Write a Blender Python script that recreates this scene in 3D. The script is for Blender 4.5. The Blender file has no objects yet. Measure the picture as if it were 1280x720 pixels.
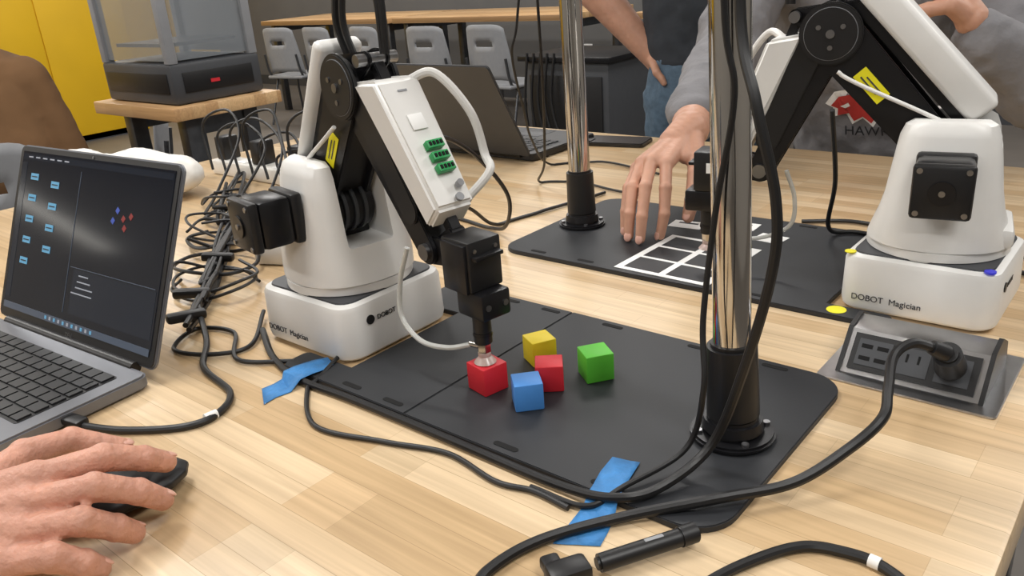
import bpy, bmesh, math, random
from mathutils import Vector, Matrix, Euler
from mathutils.bvhtree import BVHTree
random.seed(5)
V=Vector
TOP=0.92      # height of the workbench top above the floor
D=bpy.data; C=bpy.context
def lin(c):
    c=c/255.0
    return c/12.92 if c<=0.04045 else ((c+0.055)/1.055)**2.4
def rgb(r,g,b): return (lin(r),lin(g),lin(b),1)
# ------------------------------------------------------------ materials
def M(name,col,rough=.5,metal=0,var=.12,vs=30,bump=0,bs=200,emis=0,trans=0,alpha=1,coat=0,ecol=None,sss=0):
    m=D.materials.new(name); m.use_nodes=True; nt=m.node_tree; n=nt.nodes; l=nt.links
    b=n['Principled BSDF']; b.inputs['Roughness'].default_value=rough; b.inputs['Metallic'].default_value=metal
    tc=n.new('ShaderNodeTexCoord'); no=n.new('ShaderNodeTexNoise'); no.inputs['Scale'].default_value=vs; no.inputs['Detail'].default_value=3
    l.new(tc.outputs['Object'],no.inputs['Vector'])
    r=n.new('ShaderNodeValToRGB'); c=rgb(*col)
    r.color_ramp.elements[0].position=.3; r.color_ramp.elements[1].position=.7
    r.color_ramp.elements[0].color=tuple(x*(1-var) for x in c[:3])+(1,)
    r.color_ramp.elements[1].color=tuple(min(1,x*(1+var)) for x in c[:3])+(1,)
    l.new(no.outputs['Fac'],r.inputs['Fac']); l.new(r.outputs['Color'],b.inputs['Base Color'])
    if bump:
        n2=n.new('ShaderNodeTexNoise'); n2.inputs['Scale'].default_value=bs; n2.inputs['Detail'].default_value=4
        l.new(tc.outputs['Object'],n2.inputs['Vector'])
        bp=n.new('ShaderNodeBump'); bp.inputs['Strength'].default_value=bump; bp.inputs['Distance'].default_value=.01
        l.new(n2.outputs['Fac'],bp.inputs['Height']); l.new(bp.outputs['Normal'],b.inputs['Normal'])
    if emis:
        b.inputs['Emission Color'].default_value=rgb(*(ecol or col)); b.inputs['Emission Strength'].default_value=emis
    if trans: b.inputs['Transmission Weight'].default_value=trans
    if alpha<1: b.inputs['Alpha'].default_value=alpha
    if coat: b.inputs['Coat Weight'].default_value=coat
    if sss:
        b.inputs['Subsurface Weight'].default_value=sss; b.inputs['Subsurface Radius'].default_value=(.01,.004,.002)
    return m
def wood(name,c1,c2,bw=.55,rh=.04,rough=.33):
    m=D.materials.new(name); m.use_nodes=True; nt=m.node_tree; n=nt.nodes; l=nt.links; b=n['Principled BSDF']
    tc=n.new('ShaderNodeTexCoord')
    def brick(bw,rh,off,a,c,sh):
        mp=n.new('ShaderNodeMapping'); mp.inputs['Location'].default_value=(sh,sh*.0,0); l.new(tc.outputs['Object'],mp.inputs['Vector'])
        br=n.new('ShaderNodeTexBrick'); br.inputs['Scale'].default_value=1; br.inputs['Mortar Size'].default_value=.0004
        br.inputs['Mortar Smooth'].default_value=1; br.inputs['Bias'].default_value=0
        br.inputs['Brick Width'].default_value=bw; br.inputs['Row Height'].default_value=rh; br.offset=off; br.offset_frequency=3
        br.inputs['Color1'].default_value=a; br.inputs['Color2'].default_value=c
        br.inputs['Mortar'].default_value=tuple(x*.84 for x in c[:3])+(1,)
        l.new(mp.outputs['Vector'],br.inputs['Vector']); return br
    br=brick(bw,rh,.37,rgb(*c1),rgb(*c2),0)
    br2=brick(bw*1.63,rh,.61,(1.06,1.06,1.06,1),(.88,.865,.83,1),.21)
    mp=n.new('ShaderNodeMapping'); mp.inputs['Scale'].default_value=(4,120,110); l.new(tc.outputs['Object'],mp.inputs['Vector'])
    no=n.new('ShaderNodeTexNoise'); no.inputs['Scale'].default_value=1; no.inputs['Detail'].default_value=6; no.inputs['Distortion'].default_value=.6
    l.new(mp.outputs['Vector'],no.inputs['Vector'])
    rp=n.new('ShaderNodeValToRGB'); rp.color_ramp.elements[0].position=.3; rp.color_ramp.elements[1].position=.75
    rp.color_ramp.elements[0].color=(.80,.77,.73,1); rp.color_ramp.elements[1].color=(1.08,1.07,1.05,1)
    l.new(no.outputs['Fac'],rp.inputs['Fac'])
    n3=n.new('ShaderNodeTexNoise'); n3.inputs['Scale'].default_value=3.5; n3.inputs['Detail'].default_value=2; l.new(tc.outputs['Object'],n3.inputs['Vector'])
    r3=n.new('ShaderNodeValToRGB'); r3.color_ramp.elements[0].color=(.9,.88,.84,1); r3.color_ramp.elements[1].color=(1.05,1.05,1.05,1)
    l.new(n3.outputs['Fac'],r3.inputs['Fac'])
    cur=br.outputs['Color']
    for s in(br2.outputs['Color'],rp.outputs['Color'],r3.outputs['Color']):
        mx=n.new('ShaderNodeMix'); mx.data_type='RGBA'; mx.blend_type='MULTIPLY'; mx.inputs['Factor'].default_value=1
        l.new(cur,mx.inputs['A']); l.new(s,mx.inputs['B']); cur=mx.outputs['Result']
    l.new(cur,b.inputs['Base Color']); b.inputs['Roughness'].default_value=rough
    bp=n.new('ShaderNodeBump'); bp.inputs['Strength'].default_value=.05; bp.inputs['Distance'].default_value=.002
    l.new(no.outputs['Fac'],bp.inputs['Height']); l.new(bp.outputs['Normal'],b.inputs['Normal'])
    return m
m_wood=wood('maple_block',(224,202,170),(210,180,140),.42,.027,.3)
m_wood2=wood('maple_block_far',(220,186,142),(204,164,120),.6,.05,.4)
m_white=M('white_plastic',(228,227,224),.38,var=.02)
m_board=M('charcoal_board',(35,37,41),.55,var=.06,vs=8,bump=.03,bs=900)
m_dgrey=M('dark_grey_plastic',(62,64,68),.45,var=.05)
m_black=M('black_plastic',(22,22,24),.42,var=.1)
m_blackm=M('black_anodised_metal',(26,26,29),.33,metal=.3,var=.1)
m_slot=M('slot_black',(6,6,7),.9)
m_rubber=M('black_rubber',(20,20,22),.45,var=.1)
m_chrome=M('chrome',(205,202,198),.1,metal=1,var=.02)
m_alu=M('brushed_aluminium',(190,190,192),.28,metal=1,var=.05,vs=80)
m_screw=M('screw_steel',(150,150,152),.3,metal=1,var=.05)
m_silver=M('laptop_grey',(122,124,130),.4,metal=.5,var=.03)
m_key=M('key_black',(34,35,38),.5)
m_red=M('red_block_paint',(206,38,50),.5,var=.06,bump=.03)
m_green=M('green_block_paint',(96,200,60),.5,var=.06,bump=.03)
m_blue=M('blue_block_paint',(74,140,214),.5,var=.06,bump=.03)
m_yel=M('yellow_block_paint',(240,214,44),.5,var=.06,bump=.03)
m_stick=M('yellow_sticker',(238,228,30),.5,var=.03)
m_tape=M('blue_masking_tape',(58,128,190),.6,var=.18,vs=60,bump=.25,bs=120)
m_gconn=M('green_connector',(30,150,80),.4)
m_paper=M('paper_white',(238,238,236),.7,var=.02)
m_cup=M('silicone_cup',(236,214,206),.25,var=.05,trans=.5)
m_tube=M('clear_tube',(225,226,222),.25,var=.02,trans=.4)
m_skin=M('skin',(202,148,126),.5,var=.11,vs=45,bump=.3,bs=140,sss=.12)
m_skin2=M('skin_far',(196,148,124),.5,var=.08,vs=30,bump=.1,bs=90,sss=.1)
m_nail=M('fingernail',(222,172,154),.28,var=.03)
m_hood=M('grey_sweatshirt',(126,125,128),.95,var=.08,vs=25,bump=.35,bs=40)
m_tee=M('dark_tshirt',(52,56,62),.9,bump=.2,bs=30)
m_jean=M('blue_denim',(84,104,122),.9,var=.15,vs=60,bump=.3,bs=60)
m_brown=M('brown_jacket',(124,92,62),.95,var=.08,vs=10,bump=.15,bs=14)
m_hair=M('brown_hair',(58,40,28),.7,var=.3,vs=80,bump=.5,bs=150)
m_eye=M('eye_white',(235,232,228),.2)
m_iris=M('iris_dark',(40,28,20),.2)
m_lip=M('lips',(176,100,92),.5)
m_shoe=M('shoe',(50,50,55),.6)
m_chair=M('grey_chair_plastic',(142,144,148),.5,var=.04)
m_steel=M('steel_frame',(90,92,96),.35,metal=.8)
m_yellow=M('yellow_paint',(222,178,22),.5,var=.05,vs=2)
m_glass=M('clear_panel',(150,156,162),.15,alpha=.45,var=.02)
m_led=M('blue_led',(50,50,180),.3,emis=.5)
m_hawk=M('logo_red',(176,50,44),.8)
m_bag=M('white_bag',(225,222,216),.45,var=.04,bump=.5,bs=14)
# ------------------------------------------------------------ mesh helpers
def add(o,parent=None):
    C.scene.collection.objects.link(o)
    if parent: o.parent=parent
    return o
def from_bm(name,bm,mat,parent=None,smooth=True,mx=None):
    if mx is not None: bmesh.ops.transform(bm,matrix=mx,verts=bm.verts)
    bmesh.ops.recalc_face_normals(bm,faces=bm.faces)
    me=D.meshes.new(name); bm.to_mesh(me); bm.free()
    me.materials.append(mat)
    o=D.objects.new(name,me)
    if smooth:
        me.shade_smooth()
        try:
            me.set_sharp_from_angle(angle=math.radians(35))
        except Exception: pass
    return add(o,parent)
def E(name,loc=(0,0,0),yaw=0,parent=None):
    o=D.objects.new(name,None); o.location=loc; o.rotation_euler=(0,0,yaw); o.empty_display_size=.05
    return add(o,parent)
def TM(loc=(0,0,0),rot=(0,0,0)): return Matrix.Translation(loc)@Euler(rot).to_matrix().to_4x4()
def box(name,size,loc,mat,parent=None,rot=(0,0,0),bev=0,seg=2):
    bm=bmesh.new(); bmesh.ops.create_cube(bm,size=1); bmesh.ops.scale(bm,vec=size,verts=bm.verts)
    if bev: bmesh.ops.bevel(bm,geom=bm.edges[:],offset=bev,segments=seg,affect='EDGES',profile=.5)
    return from_bm(name,bm,mat,parent,bev>0,TM(loc,rot))
def align(p0,p1):
    d=V(p1)-V(p0); q=d.to_track_quat('Z','Y'); return Matrix.Translation((V(p0)+V(p1))/2)@q.to_matrix().to_4x4(),d.length
def cyl(name,p0,p1,r0,mat,parent=None,r1=None,seg=32,bev=0):
    mx,L=align(p0,p1); bm=bmesh.new()
    bmesh.ops.create_cone(bm,cap_ends=True,segments=seg,radius1=r0,radius2=r0 if r1 is None else r1,depth=L)
    if bev:
        ed=[e for e in bm.edges if abs(e.verts[0].co.z-e.verts[1].co.z)<1e-7]
        bmesh.ops.bevel(bm,geom=ed,offset=bev,segments=2,affect='EDGES')
    return from_bm(name,bm,mat,parent,True,mx)
def sphere(name,loc,r,mat,parent=None,sc=(1,1,1),rot=(0,0,0)):
    bm=bmesh.new(); bmesh.ops.create_uvsphere(bm,u_segments=24,v_segments=16,radius=r)
    bmesh.ops.scale(bm,vec=sc,verts=bm.verts); return from_bm(name,bm,mat,parent,True,TM(loc,rot))
def prism(name,poly,h,mat,parent=None,mx=None,bev=0):
    bm=bmesh.new(); vs=[bm.verts.new((x,y,0)) for x,y in poly]; f=bm.faces.new(vs)
    r=bmesh.ops.extrude_face_region(bm,geom=[f]); bmesh.ops.translate(bm,vec=(0,0,h),verts=[v for v in r['geom'] if isinstance(v,bmesh.types.BMVert)])
    if bev:
        ed=[e for e in bm.edges if abs(e.verts[0].co.z-e.verts[1].co.z)<1e-7]
        bmesh.ops.bevel(bm,geom=ed,offset=bev,segments=2,affect='EDGES')
    return from_bm(name,bm,mat,parent,True,mx)
def rrect(x0,x1,y0,y1,r,n=6):
    p=[]
    for cx,cy,a in((x1-r,y1-r,0),(x0+r,y1-r,90),(x0+r,y0+r,180),(x1-r,y0+r,270)):
        for i in range(n+1):
            t=math.radians(a+90*i/n); p.append((cx+r*math.cos(t),cy+r*math.sin(t)))
    return p
def loft(name,rings,mat,parent=None,mx=None):
    bm=bmesh.new(); R=[[bm.verts.new(p) for p in r] for r in rings]
    n=len(R[0])
    for a,b in zip(R,R[1:]):
        for i in range(n): bm.faces.new((a[i],a[(i+1)%n],b[(i+1)%n],b[i]))
    bm.faces.new(R[0][::-1]); bm.faces.new(R[-1])
    return from_bm(name,bm,mat,parent,True,mx)
def crom(pts,n=10):
    P=[V(p) for p in pts]; P=[P[0]*2-P[1]]+P+[P[-1]*2-P[-2]]; out=[]
    for i in range(1,len(P)-2):
        a,b,c,d=P[i-1:i+3]
        for k in range(n):
            t=k/n; out.append(.5*((2*b)+(c-a)*t+(2*a-5*b+4*c-d)*t*t+(3*b-a-3*c+d)*t**3))
    out.append(P[-2]); return out
def tube_bm(bm,pts,r,n=10,seg=10,zmin=None):
    S=crom(pts,n); rad=r if hasattr(r,'__len__') else None
    if zmin is not None:
        for s in S: s.z=max(s.z,zmin)
    up=None; prev=None
    for i,p in enumerate(S):
        t=(S[min(i+1,len(S)-1)]-S[max(i-1,0)]).normalized()
        if up is None: up=V((0,0,1)) if abs(t.z)<.9 else V((1,0,0))
        x=up-t*up.dot(t)
        if x.length<1e-6: x=t.orthogonal()
        x.normalize(); y=t.cross(x); up=x
        rr=r if rad is None else rad[0]+(rad[1]-rad[0])*i/(len(S)-1)
        ring=[bm.verts.new(p+(x*math.cos(a)+y*math.sin(a))*rr) for a in [2*math.pi*k/seg for k in range(seg)]]
        if prev:
            for k in range(seg): bm.faces.new((prev[k],prev[(k+1)%seg],ring[(k+1)%seg],ring[k]))
        else: bm.faces.new(ring[::-1])
        prev=ring
    bm.faces.new(prev)
def tube(name,pts,r,mat,parent=None,n=10,seg=10,zmin=None):
    bm=bmesh.new(); tube_bm(bm,pts,r,n,seg,zmin); return from_bm(name,bm,mat,parent,True)
def bake(o):
    C.view_layer.update(); dg=C.evaluated_depsgraph_get(); me=D.meshes.new_from_object(o.evaluated_get(dg))
    o.modifiers.clear(); o.data=me; return o
def text(name,s,size,loc,rot,mat,parent=None,ext=.0003):
    cu=D.curves.new(name,'FONT'); cu.body=s; cu.size=size; cu.extrude=ext
    o=D.objects.new(name,cu); C.scene.collection.objects.link(o); C.view_layer.update()
    me=D.meshes.new_from_object(o.evaluated_get(C.evaluated_depsgraph_get())); D.objects.remove(o)
    me.materials.clear(); me.materials.append(mat)
    o=D.objects.new(name,me); o.location=loc; o.rotation_euler=rot; return add(o,parent)
def _us(nu=14,nv=9):
    vs=[(0,0,1)]
    for j in range(1,nv):
        for i in range(nu):
            a=math.pi*j/nv; b=2*math.pi*i/nu; vs.append((math.sin(a)*math.cos(b),math.sin(a)*math.sin(b),math.cos(a)))
    vs.append((0,0,-1)); fs=[]
    for i in range(nu): fs.append((0,1+i,1+(i+1)%nu)); fs.append((len(vs)-1,1+(nv-2)*nu+(i+1)%nu,1+(nv-2)*nu+i))
    for j in range(nv-2):
        for i in range(nu): a=1+j*nu+i; b=1+j*nu+(i+1)%nu; fs.append((a,a+nu,b+nu,b))
    return vs,fs
US,UF=_us()
def blob(name,parts,vox,mat,parent=None,sm=4,disp=0,ds=.1):
    vs=[];fs=[]
    def ball(fn):
        o=len(vs); vs.extend(fn(V(p)) for p in US); fs.extend(tuple(i+o for i in f) for f in UF)
    for p in parts:
        if p[0]=='C':
            _,a,ra,b,rb=p; a=V(a); b=V(b); L=(b-a).length; k=max(1,int(L/(min(ra,rb)*.45)))
            for i in range(k+1):
                t=i/k; c=a.lerp(b,t); r=ra+(rb-ra)*t; ball(lambda q,c=c,r=r: tuple(c+q*r))
        elif p[0]=='E':
            _,c,s,rot=p; mm=TM(c,rot)@Matrix.Diagonal((s[0],s[1],s[2],1)); ball(lambda q,mm=mm: tuple(mm@q))
        elif p[0]=='L':
            _,rings=p; o=len(vs)
            for c,rx,ry,yaw in rings:
                for k in range(28):
                    a=2*math.pi*k/28; vs.append((c[0]+rx*math.cos(a)*math.cos(yaw)-ry*math.sin(a)*math.sin(yaw),c[1]+rx*math.cos(a)*math.sin(yaw)+ry*math.sin(a)*math.cos(yaw),c[2]))
            for j in range(len(rings)-1):
                for i in range(28): fs.append((o+j*28+i,o+j*28+(i+1)%28,o+j*28+28+(i+1)%28,o+j*28+28+i))
            fs.append(tuple(o+i for i in range(27,-1,-1))); fs.append(tuple(o+(len(rings)-1)*28+i for i in range(28)))
    me=D.meshes.new(name); me.from_pydata(vs,[],fs); me.materials.append(mat)
    o=add(D.objects.new(name,me),parent)
    r=o.modifiers.new('r','REMESH'); r.mode='VOXEL'; r.voxel_size=vox; r.use_smooth_shade=True
    s=o.modifiers.new('s','SMOOTH'); s.factor=.5; s.iterations=sm
    if disp:
        tx=D.textures.new(name,'CLOUDS'); tx.noise_scale=ds; d=o.modifiers.new('d','DISPLACE'); d.texture=tx; d.strength=disp; d.mid_level=.5
    bake(o); o.data.shade_smooth()
    if not o.data.materials: o.data.materials.append(mat)
    return o
# ------------------------------------------------------------ room shell
F=-TOP
floor_m=M('floor_concrete',(104,98,92),.45,var=.1,vs=3)
wall_m=M('wall_paint',(150,146,140),.8,var=.03,vs=4)
box('floor',(15,11,.1),(-4,1.5,F-.05),floor_m)
box('ceiling',(15,11,.1),(-4,1.5,2.15),M('ceiling_paint',(210,208,204),.9,var=.02))
box('wall_back',(15,.1,3.02),(-4,6.7,F+1.51),M('wall_back_paint',(100,99,98),.8,var=.05,vs=3))
box('wall_front',(15,.1,3.02),(-4,-3.7,F+1.51),wall_m)
box('wall_left',(.1,10.3,3.02),(-11,1.5,F+1.51),m_yellow)
box('wall_right',(.1,10.3,3.02),(3.05,1.5,F+1.51),wall_m)
box('baseboard_back',(14,.02,.12),(-4,6.63,F+.06),m_dgrey)
box('baseboard_left',(.02,10.2,.12),(-10.93,1.5,F+.06),m_dgrey)
k=0
for x in(-9,-6.5,-4,-1.5,1):
    for y in(-2,.4,2.8,5.2):
        lp=E('ceiling_light' if k==0 else 'ceiling_light.%03d'%k,(x,y,2.08))
        box('housing',(1.3,.36,.03),(0,0,.0),m_white,lp,bev=.004)
        la=D.lights.new('tube','AREA'); la.shape='RECTANGLE'; la.size=1.2; la.size_y=.28; la.energy=32; la.color=(1,.98,.95)
        lo=D.objects.new('lamp_panel',la); lo.location=(0,0,-.02); add(lo,lp); k+=1
# unseen hanging tubes, added so their glare reflects in the laptop screen
m_tubeglow=M('tube_glow',(255,250,240),.4,emis=5)
for i,(x,y,z) in enumerate(((-6.4,-2.7,1.02),(-7.9,-1.7,1.55))):
    pl=E('added_glare_tube' if i==0 else 'added_glare_tube.001',(x,y,z))
    box('housing',(.16,1.3,.05),(0,0,.03),m_chair,pl,bev=.004); box('diffuser',(.13,1.25,.03),(0,0,-.008),m_tubeglow,pl,bev=.004)
    for s in(-1,1): cyl('suspension_wire',(0,s*.5,.05),(0,s*.5,2.1-z),.003,m_steel,pl,seg=8)
w=D.worlds.new('World'); C.scene.world=w; w.use_nodes=True
w.node_tree.nodes['Background'].inputs[0].default_value=(.8,.85,.9,1); w.node_tree.nodes['Background'].inputs[1].default_value=.4
# ------------------------------------------------------------ main workbench
def bench(name,x0,x1,y0,y1,mat,top=0.0,th=.045,leg=.06):
    e=E(name,((x0+x1)/2,(y0+y1)/2,top)); w,d=x1-x0,y1-y0
    box('top',(w,d,th),(0,0,-th/2),mat,e,bev=.004)
    for sx in(-1,1):
        for sy in(-1,1): box('leg',(leg,leg,TOP+top-th),(sx*(w/2-.1),sy*(d/2-.1),-th-(TOP+top-th)/2),m_steel,e,bev=.004)
        box('rail',(.04,d-.26,.06),(sx*(w/2-.1),0,-th-.04),m_steel,e)
    return e
bench('workbench',-1.80,-.045,-.12,1.6,m_wood)
# ------------------------------------------------------------ perforated boards
def notch_plate(x0,x1,y0,y1,nx,ny0,ny1,side,r=.022):
    o=[]
    def arc(cx,cy,a0,a1,rr):
        for i in range(7):
            t=math.radians(a0+(a1-a0)*i/6); o.append((cx+rr*math.cos(t),cy+rr*math.sin(t)))
    if side<0:
        arc(x1-.001,y1-.001,0,90,.001); arc(x0+.012,y1-.012,90,180,.012); arc(x0+.008,ny1+.008,180,270,.008)
        o.append((nx,ny1)); o.append((nx,ny0)); arc(x0+.008,ny0-.008,90,180,.008); arc(x0+.012,y0+.012,180,270,.012); arc(x1-.001,y0+.001,270,360,.001)
    else:
        arc(x0+r,y1-r,90,180,r); arc(x0+r,y0+r,180,270,r); arc(x1-.008,y0+.008,270,360,.008); arc(x1-.008,ny0-.008,0,90,.008)
        o.append((nx,ny0)); o.append((nx,ny1)); arc(x1-.008,ny1+.008,270,360,.008); arc(x1-.008,y1-.008,0,90,.008)
    return o
def slot(parent,x,y,yaw=0,z=.0061):
    prism('slot',rrect(-.013,.013,-.003,.003,.0029),.0003,m_slot,parent,TM((x,y,z),(0,0,yaw)))
bd=E('robot_work_board')
prism('left_plate',notch_plate(-.705,-.5158,.427,.697,-.632,.4635,.6265,-1),.006,m_board,bd,bev=.0008)
poly=[]
for i in range(9):
    t=math.radians(90*i/8); poly.append((-.238+.035*math.cos(t),.662+.035*math.sin(t)))
poly+=[(-.5148,.697),(-.5148,.427)]
for i in range(9):
    t=math.radians(270+90*i/8); poly.append((-.238+.035*math.cos(t),.462+.035*math.sin(t)))
prism('right_plate',poly,.006,m_board,bd,bev=.0008)
for x,y,a in((-.60,.437,0),(-.54,.437,0),(-.40,.437,0),(-.30,.437,0),(-.54,.687,0),(-.455,.687,0),(-.35,.687,0),(-.27,.687,0),(-.60,.687,0)): slot(bd,x,y,a)
b2=E('robot_work_board.001')
prism('plate',notch_plate(-.742,-.212,.833,1.125,-.283,.862,1.026,1,.03),.006,m_board,b2,bev=.0008)
for x,y in((-.68,.845),(-.60,.845),(-.45,.845),(-.36,.845),(-.68,1.113),(-.55,1.113),(-.40,1.113)): slot(b2,x,y)
sh=E('sorting_grid_sheet',(-.485,.917,.0062),-.02)
box('sheet',(.135,.15,.0006),(0,0,.0003),m_paper,sh)
for i in range(2):
    for j in range(3): box('square',(.052,.040,.0004),(-.031+i*.062,-.047+j*.047,.0008),m_board,sh)
for k,(x,y,a,sx) in enumerate(((-.555,1.045,.1,.05),(-.485,1.075,.05,.05),(-.425,1.04,-.1,.04))):
    e=E('paper_card' if k==0 else 'paper_card.%03d'%k,(x,y,.0062),a); box('card',(sx,.032,.0006),(0,0,.0003),m_paper,e)
    box('print',(sx*.6,.006,.0003),(0,.006,.0007),m_dgrey,e)
# ------------------------------------------------------------ toy blocks
def cube(name,mat,x,y,yaw,s=.0265):
    return box(name,(s,s,s),(x,y,.0062+s/2),mat,None,(0,0,yaw),bev=.0012)
cube('yellow_toy_block',m_yel,-.473,.580,math.radians(62))
cube('red_toy_block',m_red,-.432,.542,math.radians(38))
cube('green_toy_block',m_green,-.406,.582,math.radians(54),.028)
cube('blue_toy_block',m_blue,-.428,.503,math.radians(47))
cube('red_toy_block.001',m_red,-.480,.507,math.radians(78),.028)
# ------------------------------------------------------------ poles
def pole(name,x,y,tip,r):
    e=E(name,(x,y,.006)); top=V((tip[0],tip[1],1.15)); d=top.normalized()
    cyl('flange',(0,0,0),(0,0,.006),.035,m_blackm,e,bev=.002)
    cyl('collar',(0,0,.006),(0,0,.02),.026,m_blackm,e,bev=.003,r1=.023)
    cyl('sleeve',(0,0,.018),d*.085,.0215,m_black,e,bev=.003,r1=.020)
    cyl('tube',d*.02,top,r,m_chrome,e,seg=48)
    cyl('end_cap',top,top+d*.01,r+.001,m_black,e)
    for i in range(4):
        a=math.pi/4+i*math.pi/2; cyl('screw',(.029*math.cos(a),.029*math.sin(a),.005),(.029*math.cos(a),.029*math.sin(a),.0085),.003,m_screw,e,seg=12)
pole('chrome_support_pole',-.252,.557,(-.043,0),.0150)
pole('chrome_support_pole.001',-.697,.977,(-.02,0),.0160)
# ------------------------------------------------------------ robot arms
def plate2(name,p0,r0,p1,r1,lat,th,mat,parent,bev=.001):
    a=V(p0); b=V(p1); d=b-a; L=d.length; u=d/L; ang=math.atan2(u.y,u.x); off=math.acos(max(-1,min(1,(r0-r1)/L)))
    pts=[]
    for i in range(15):
        t=ang+off+(2*math.pi-2*off)*i/14; pts.append((a.x+r0*math.cos(t),a.y+r0*math.sin(t)))
    for i in range(15):
        t=ang-off+2*off*i/14; pts.append((b.x+r1*math.cos(t),b.y+r1*math.sin(t)))
    mx=Matrix(((1,0,0,0),(0,0,1,lat-th/2),(0,1,0,0),(0,0,0,1)))
    return prism(name,pts,th,mat,parent,mx,bev)
def obox(name,c,along,size,mat,parent,bev=.004,lat=0):
    a=math.atan2(along[1],along[0])
    return box(name,size,(c[0],lat,c[1]),mat,parent,(0,-a,0),bev,3)
def supere(a,b,z,n=3.2,cx=0,k=48):
    r=[]
    for i in range(k):
        t=2*math.pi*i/k; c,s=math.cos(t),math.sin(t)
        r.append((cx+a*abs(c)**(2/n)*(1 if c>=0 else -1),b*abs(s)**(2/n)*(1 if s>=0 else -1),z))
    return r
def robot(name,loc,yaw,elbow,wrist,tool,covT,near):
    e=E(name,loc); S=.078
    def rr(i,z,r): return [(x,y,z) for x,y in rrect(-S+i,S-i,-S+i,S-i,r)]
    loft('base_shell',[rr(.004,.003,.02),rr(.001,.006,.022),rr(0,.012,.022),rr(.001,.058,.022),rr(.003,.063,.021),rr(.008,.0655,.018)],m_white,e)
    loft('base_deck',[rr(.009,.0650,.017),rr(.010,.0672,.016)],m_dgrey,e)
    for sx in(-1,1):
        for sy in(-1,1): cyl('foot',(sx*.055,sy*.055,0),(sx*.055,sy*.055,.005),.01,m_black,e,seg=16)
    text('label','DOBOT  Magician',.0095,(-.062,-S-.0002,.016),(math.pi/2,0,0),m_dgrey,e)
    text('logo','DOBOT',.0075,(S+.0002,-.034,.041),(math.pi/2,0,math.pi/2),m_black,e)
    cyl('logo_badge',(S-.001,-.043,.044),(S+.0006,-.043,.044),.0052,m_black,e,seg=20)
    a=E('arm_turntable',(0,0,0),yaw,e)
    cyl('turntable_ring',(0,0,.066),(0,0,.079),.071,m_white,a,bev=.002,seg=64)
    t=loft('tower',[supere(.071,.070,.078,2.3),supere(.067,.069,.090,2.6),supere(.061,.066,.106,3.2),supere(.056,.061,.130,3.8),supere(.051,.056,.165,4.2),supere(.047,.052,.192,4.2,.0),supere(.043,.049,.203,4,.0),supere(.036,.044,.208,3.6,0)],m_white,a)
    cb=box('cutter',(.16,.056,.16),(.050,0,.116+.08),m_white,a,bev=.004)
    cb2=box('cutter2',(.3,.056,.1),(0,0,.178+.05),m_white,a)
    cb3=box('cutter3',(.1,.2,.06),(.075,0,.218),m_white,a,(0,.75,0))
    for c in(cb,cb2,cb3):
        md=t.modifiers.new('b','BOOLEAN'); md.operation='DIFFERENCE'; md.object=c; md.solver='EXACT'
    bake(t)
    try: t.data.set_sharp_from_angle(angle=math.radians(35))
    except Exception: pass
    for c in(cb,cb2,cb3): D.objects.remove(c)
    box('foot_block',(.05,.08,.022),(-.045,0,.088),m_white,a,bev=.006)
    box('slot_core',(.05,.054,.085),(-.014,0,.150),m_black,a,bev=.003)
    cyl('gear_drum',(.008,-.024,.150),(.008,.024,.150),.026,m_blackm,a,bev=.002)
    for y in(-.012,.0,.012): cyl('gear_rim',(.008,y-.002,.150),(.008,y+.002,.150),.0285,m_dgrey,a,seg=40)
    sh=(0,.160)
    for s in(-1,1):
        box('motor_rear_cap',(.054,.012,.054),(0,s*.111,.154),m_black,a,bev=.004)
        box('motor_stack',(.052,.036,.052),(0,s*.087,.154),m_blackm,a,bev=.006)
        box('motor_front_cap',(.054,.014,.054),(0,s*.063,.154),m_black,a,bev=.004)
        cyl('motor_hub',(0,s*.1168,.154),(0,s*.119,.154),.012,m_blackm,a,bev=.0005)
        cyl('motor_shaft',(0,s*.118,.154),(0,s*.1205,.154),.003,m_screw,a,seg=16)
        for i in(-1,1):
            for j in(-1,1): cyl('motor_screw',(i*.021,s*.1168,.154+j*.021),(i*.021,s*.1178,.154+j*.021),.0028,m_screw,a,seg=12)
        plate2('rear_arm_plate',sh,.022,elbow,.028,s*.019,.006,m_blackm,a)
        cyl('elbow_disc',(elbow[0],s*.021,elbow[1]),(elbow[0],s*.027,elbow[1]),.032,m_black,a,bev=.0015,seg=48)
        cyl('elbow_ring',(elbow[0],s*.0268,elbow[1]),(elbow[0],s*.0274,elbow[1]),.027,m_chair,a,seg=48)
        cyl('elbow_disc_inner',(elbow[0],s*.027,elbow[1]),(elbow[0],s*.0282,elbow[1]),.0264,m_black,a,seg=48)
        for i in range(3):
            an=i*2.094+.5; cyl('elbow_screw',(elbow[0]+.014*math.cos(an),s*.028,elbow[1]+.014*math.sin(an)),(elbow[0]+.014*math.cos(an),s*.0292,elbow[1]+.014*math.sin(an)),.0026,m_screw,a,seg=12)
        cyl('elbow_pin',(elbow[0],s*.028,elbow[1]),(elbow[0],s*.030,elbow[1]),.0045,m_screw,a,seg=20)
    plate2('rear_arm_core',(sh[0],sh[1]),.016,elbow,.02,0,.034,m_black,a)
    el=V(elbow); s0=V(sh); du=(el-s0).normalized(); nb=V((-du.y,du.x))
    if nb.x>0: nb=-nb
    q0=s0+nb*.036-du*.005; q1=el+nb*.036
    for s in(-1,1):
        plate2('rear_link',q0,.006,q1,.006,s*.014,.004,m_blackm,a)
    cc=(s0+el)/2+nb*(.040+covT/2)+du*.018; Lr=(el-s0).length
    obox('rear_arm_cover',cc,du,(Lr*1.0,.052,covT),m_white,a,.006)
    wr=V(wrist); df=(wr-el).normalized(); nf=V((-df.y,df.x))
    if nf.y<0: nf=-nf
    Lf=(wr-el).length
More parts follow.
